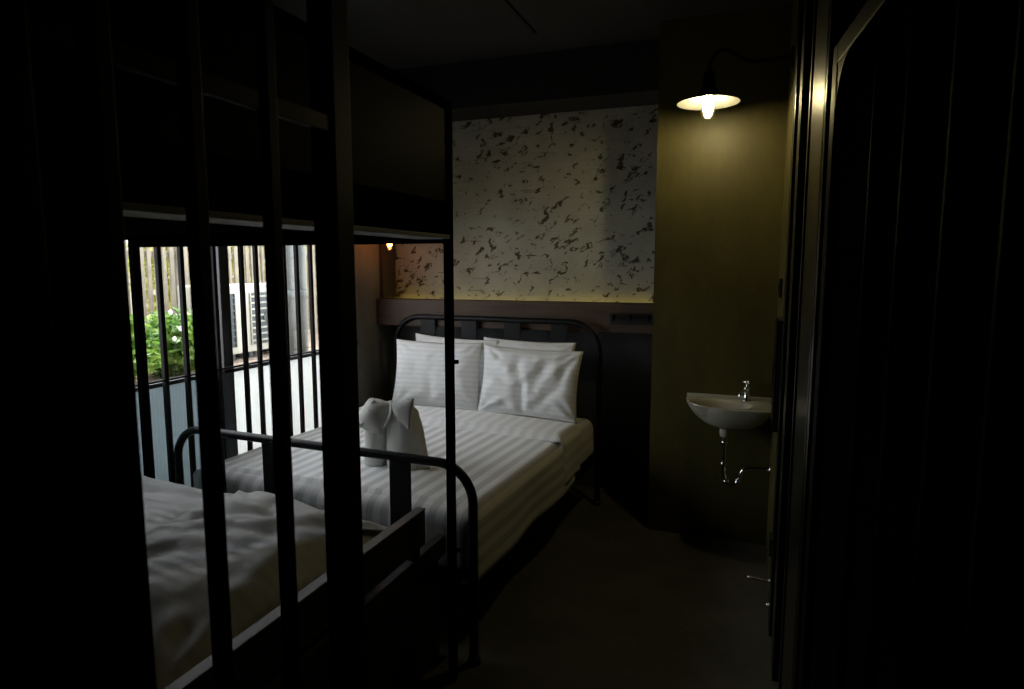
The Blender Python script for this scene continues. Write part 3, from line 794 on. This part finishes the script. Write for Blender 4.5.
# gusset rounding the corner
t = bmesh.new(); rr = .12; c0 = (.05 + rr, Hh - rr); A = [t.verts.new((.05, -.004, Hh))]; ar = []
for i in range(11):
    a = PI / 2 + PI / 2 * i / 10; ar.append((c0[0] + rr * math.cos(a), c0[1] + rr * math.sin(a)))
F = [t.verts.new((x, -.004, z)) for x, z in ar]; t.faces.new([A[0]] + F[::-1])
r_ = bmesh.ops.extrude_face_region(t, geom=t.faces[:]); bmesh.ops.translate(t, verts=[v for v in r_['geom'] if isinstance(v, bmesh.types.BMVert)], vec=(0, .03, 0))
b.merge(t)
dpart(b.build('frame', M['doorframe']))
b = MB(); b.box(.05, W_ - .05, .012, .022, .08, Hh)
dpart(b.build('sheet', M['matblack']))
for i, x in enumerate((.38, .58, .78, .96, 1.14, 1.32, 1.50)):
    b = MB(); b.tube([(x, .010, .08), (x, .010, Hh)], .012, 12); dpart(b.build('rib', M['doorsteel'], None, True))
dr.location = P0; dr.rotation_euler = (0, 0, -PI / 2 + ang)
dr.location.z = 0

# ------------------------------------------------------------------ outside the window
struct(MB().box(-9, -3.25, -2, 14, .0, .68).build('ground', M['soil']))
struct(MB().box(-3.45, -3.20, -2, 14, .68, .74).build('trim_4', M['pave']))
struct(MB().box(-3.20, XL - .16, -2, 14, -.12, 0).build('pavement', M['pave']))
b = MB(); b.box(-2.98, XL - .16, 2.80, 9, 2.47, 2.55); b.box(-3.4, XL - .16, -2, 2.80, 2.47, 2.55)  # unseen overhang added to block the sun, deeper to shade the left pane
struct(b.build('shading_overhang', M['render_wall']))
fe = thing('slat_fence', 'pale upright slat fence outside the window with trees beyond', 'fence', (-5.3, 5.5, .68))
b = MB()
y = 2.2; i = 0
while y < 9.2:
    b.box(-5.30, -5.275, y, y + .042 + .005 * math.sin(i * 3.1), .70, 2.55 + .03 * math.sin(i * 1.7), .003); y += .084; i += 1
b.build('slat_panel', M['fence'], fe)
for z in (1.08, 1.66, 2.3):
    MB().box(-5.335, -5.30, 2.2, 9.2, z, z + .06, .003).build('rail', M['fence'], fe)
for y in (2.5, 4.9, 7.3):
    MB().box(-5.40, -5.335, y, y + .07, .68, 2.5, .003).build('post', M['fence'], fe)

def leaf_cloud(n, centre, rad, size, seed):
    rnd = random.Random(seed); bm = bmesh.new()
    c = Vector(centre)
    for _ in range(n):
        while True:
            d = Vector((rnd.uniform(-1, 1), rnd.uniform(-1, 1), rnd.uniform(-1, 1)))
            if .2 < d.length < 1: break
        wob = 1 + .25 * noise.noise(d * 2 + Vector((seed, 0, 0)))
        p = c + Vector((d.x * rad[0], d.y * rad[1], d.z * rad[2])) * wob
        s = size * rnd.uniform(.6, 1.3)
        a = Vector((rnd.uniform(-1, 1), rnd.uniform(-1, 1), rnd.uniform(-.8, .3))).normalized()
        nn = a.orthogonal().normalized(); nn.rotate(Matrix.Rotation(rnd.uniform(0, 6.28), 3, a)); w = a.cross(nn)
        v = [p - a * s, p - a * s * .3 + w * s * .42 + nn * s * .12, p + a * s * .4 + w * s * .34 + nn * s * .1, p + a * s, p + a * s * .4 - w * s * .34 + nn * s * .1, p - a * s * .3 - w * s * .42 + nn * s * .12]
        vs = [bm.verts.new(q) for q in v]
        bm.faces.new([vs[0], vs[1], vs[2], vs[3]]); bm.faces.new([vs[0], vs[3], vs[4], vs[5]])
    me = bpy.data.meshes.new('foliage'); bm.to_mesh(me); bm.free(); return me
def bush(centre, rad, n, label, seed, fl=True):
    t = thing('bush', label, 'bush', (centre[0], centre[1], .68), 'green bushes in front of the fence')
    link('foliage', leaf_cloud(n, centre, rad, .042, seed), M['leaf'], t)
    b = MB(); rnd = random.Random(seed)
    for k in range(5):
        e = (centre[0] + rnd.uniform(-.6, .6) * rad[0], centre[1] + rnd.uniform(-.6, .6) * rad[1], centre[2] + rad[2] * .5)
        b.tube([(centre[0] + rnd.uniform(-.05, .05), centre[1] + rnd.uniform(-.05, .05), .67), ((centre[0] + e[0]) / 2 + .03, (centre[1] + e[1]) / 2, centre[2] - .1), e], [.012, .009, .004], 7)
    b.build('stem', M['bark'], t, True)
    if fl:
        b = MB()
        for k in range(7):
            p = Vector((centre[0] + rad[0] * rnd.uniform(.5, 1.0), centre[1] + rad[1] * rnd.uniform(-.9, .9), centre[2] + rad[2] * rnd.uniform(0, .9)))
            for q in range(5):
                a = q * 2 * PI / 5
                b.lathe([(0, 0), (.009, .003), (.010, .007), (0, .009)], p + Vector((0, math.cos(a), math.sin(a))) * .011, 8, Matrix.Rotation(R(90), 4, 'Y'))
        b.build('blossom', M['flower'], t)
bush((-4.40, 3.30, .98), (.40, .44, .32), 2600, 'leafy green bush left outside window before the fence', 5)
bush((-4.45, 4.05, .95), (.32, .30, .27), 1700, 'leafy bush between the far left one and the shaded air conditioner', 8)

def tree(x, y, h, rad, n, label, seed):
    t = thing('tree', label, 'tree', (x, y, .68), 'trees beyond the fence')
    b = MB(); b.tube([(x, y, .66), (x + .05, y + .04, 1.4), (x - .03, y, h)], [.08, .06, .03], 10)
    for k in range(5):
        a = k * 1.3; b.tube([(x, y, 1.2 + .2 * k), (x + .4 * math.cos(a) * rad[0], y + .4 * math.sin(a) * rad[1], 1.6 + .25 * k), (x + .8 * math.cos(a) * rad[0], y + .8 * math.sin(a) * rad[1], 1.9 + .3 * k)], [.03, .02, .008], 7)
    b.build('trunk', M['bark'], t, True)
    link('foliage', leaf_cloud(n, (x, y, h), rad, .10, seed), M['leaf2'], t)
tree(-6.7, 4.5, 1.9, (.75, .92, 1.15), 1600, 'yellow green tree beyond the left stretch of the fence', 21)
tree(-6.9, 6.6, 2.0, (.8, 1.0, 1.15), 1600, 'yellow green tree beyond the fence behind the air conditioners', 22)
tree(-6.8, 8.8, 1.8, (.8, 1.0, 1.2), 1400, 'yellow green tree beyond the fence end behind grey pipes', 23)
struct(MB().box(-8.9, -8.7, 0, 14, .68, 1.9).build('wall_garden', M['render_wall']))

def condenser(y0, y1, label, grille):
    x0, x1, z0, z1 = -4.95, -4.60, .74, 1.40
    t = thing('air_conditioner', label, 'air conditioner', (-4.78, (y0 + y1) / 2, .68), 'outdoor air conditioners')
    b = MB(); b.box(x0, x1, y0, y1, z0, z1, .012); b.build('casing', M['ac'], t)
    for yy in (y0 + .08, y1 - .13): MB().box(x0 + .02, x1 - .02, yy, yy + .05, .68, z0 + .01, .003).build('foot', M['acdark'], t)
    MB().box(x1 - .002, x1 + .006, y0 + .09, y1 - .09, z0 + .07, z1 - .08, .004).build('grille_recess', M['acdark'], t)
    b = MB(); z = z0 + .10
    while z < z1 - .10:
        b.box(x1 + .004, x1 + .016, y0 + .085, y1 - .085, z, z + .016, .002); z += .062
    for yy in (y0 + .085, y1 - .095): b.box(x1 + .004, x1 + .016, yy, yy + .012, z0 + .07, z1 - .08, .002)
    b.build('grille', grille, t)
    b = MB(); b.lathe([(0, 0), (.05, 0), (.05, .02), (0, .02)], (x1 - .001, (y0 + y1) / 2, (z0 + z1) / 2), 20, Matrix.Rotation(R(90), 4, 'Y')); b.build('fan_hub', M['acdark'], t)
condenser(5.0, 5.62, 'cream air conditioner with pale grille seen right of window mullion', M['ac'])
condenser(4.56, 4.97, 'narrow air conditioner with dark grille seen left of the window mullion', M['acdark'])
for yy, rr, lab in ((4.68, .055, 'grey plastic drain pipe outside window nearer the air conditioner'), (4.845, .05, 'grey plastic drain pipe outside farther from the air conditioner')):
    t = thing('drain_pipe', lab, 'pipe', (-3.8, yy, .68), 'grey drain pipes outside the window')
    b = MB(); b.tube([(-3.8, yy, .67), (-3.8, yy, 2.9)], rr, 18); b.build('pipe', M['pipe'], t, True)
    b = MB(); b.lathe([(rr + .001, -.04), (rr + .01, -.038), (rr + .01, .038), (rr + .001, .04)], (-3.8, yy, 1.33), 20); b.build('coupling', M['pipe'], t, True)

# ------------------------------------------------------------------ light
w = bpy.data.worlds.new('sky'); S.world = w; w.use_nodes = True; nt = w.node_tree
bg = nt.nodes['Background']; bg.inputs[0].default_value = (.90, .95, 1.0, 1); bg.inputs[1].default_value = 7.2
sun = bpy.data.lights.new('sun', 'SUN'); sun.energy = 10.0; sun.angle = R(1.5); sun.color = (1, .95, .86)
so_ = bpy.data.objects.new('sun', sun); COL.objects.link(so_)
so_.rotation_euler = Vector((.19, -.08, -.97)).to_track_quat('-Z', 'Y').to_euler()
pl = bpy.data.lights.new('window_portal', 'AREA'); pl.shape = 'RECTANGLE'; pl.size = WY1 - WY0; pl.size_y = WZ1 - WZ0
pl.cycles.is_portal = True
po = bpy.data.objects.new('window_portal', pl); COL.objects.link(po); po.location = (XL - .14, (WY0 + WY1) / 2, (WZ0 + WZ1) / 2)
po.rotation_euler = Matrix(((0, 0, -1), (-1, 0, 0), (0, 1, 0))).to_euler()

# ------------------------------------------------------------------ camera
cam = bpy.data.cameras.new('camera'); co = bpy.data.objects.new('camera', cam); COL.objects.link(co)
cam.sensor_width = 36; cam.lens = 650 / 1024 * 36
co.location = (0, 0, 1.58); co.rotation_euler = (R(90 - 6.886), 0, R(20.131))
cam.clip_start = .02
cam.dof.use_dof = True; cam.dof.focus_distance = 3.6; cam.dof.aperture_fstop = 5.0
S.camera = co
S.view_settings.view_transform = 'Standard'; S.view_settings.look = 'None'; S.view_settings.gamma = 1; S.view_settings.use_curve_mapping = False
S.view_settings.exposure = 0.0
S.cycles.use_denoising = True
S.cycles.max_bounces = 10; S.cycles.diffuse_bounces = 6; S.cycles.transparent_max_bounces = 12
S.cycles.sample_clamp_indirect = 6.0
S.cycles.caustics_reflective = False; S.cycles.caustics_refractive = False
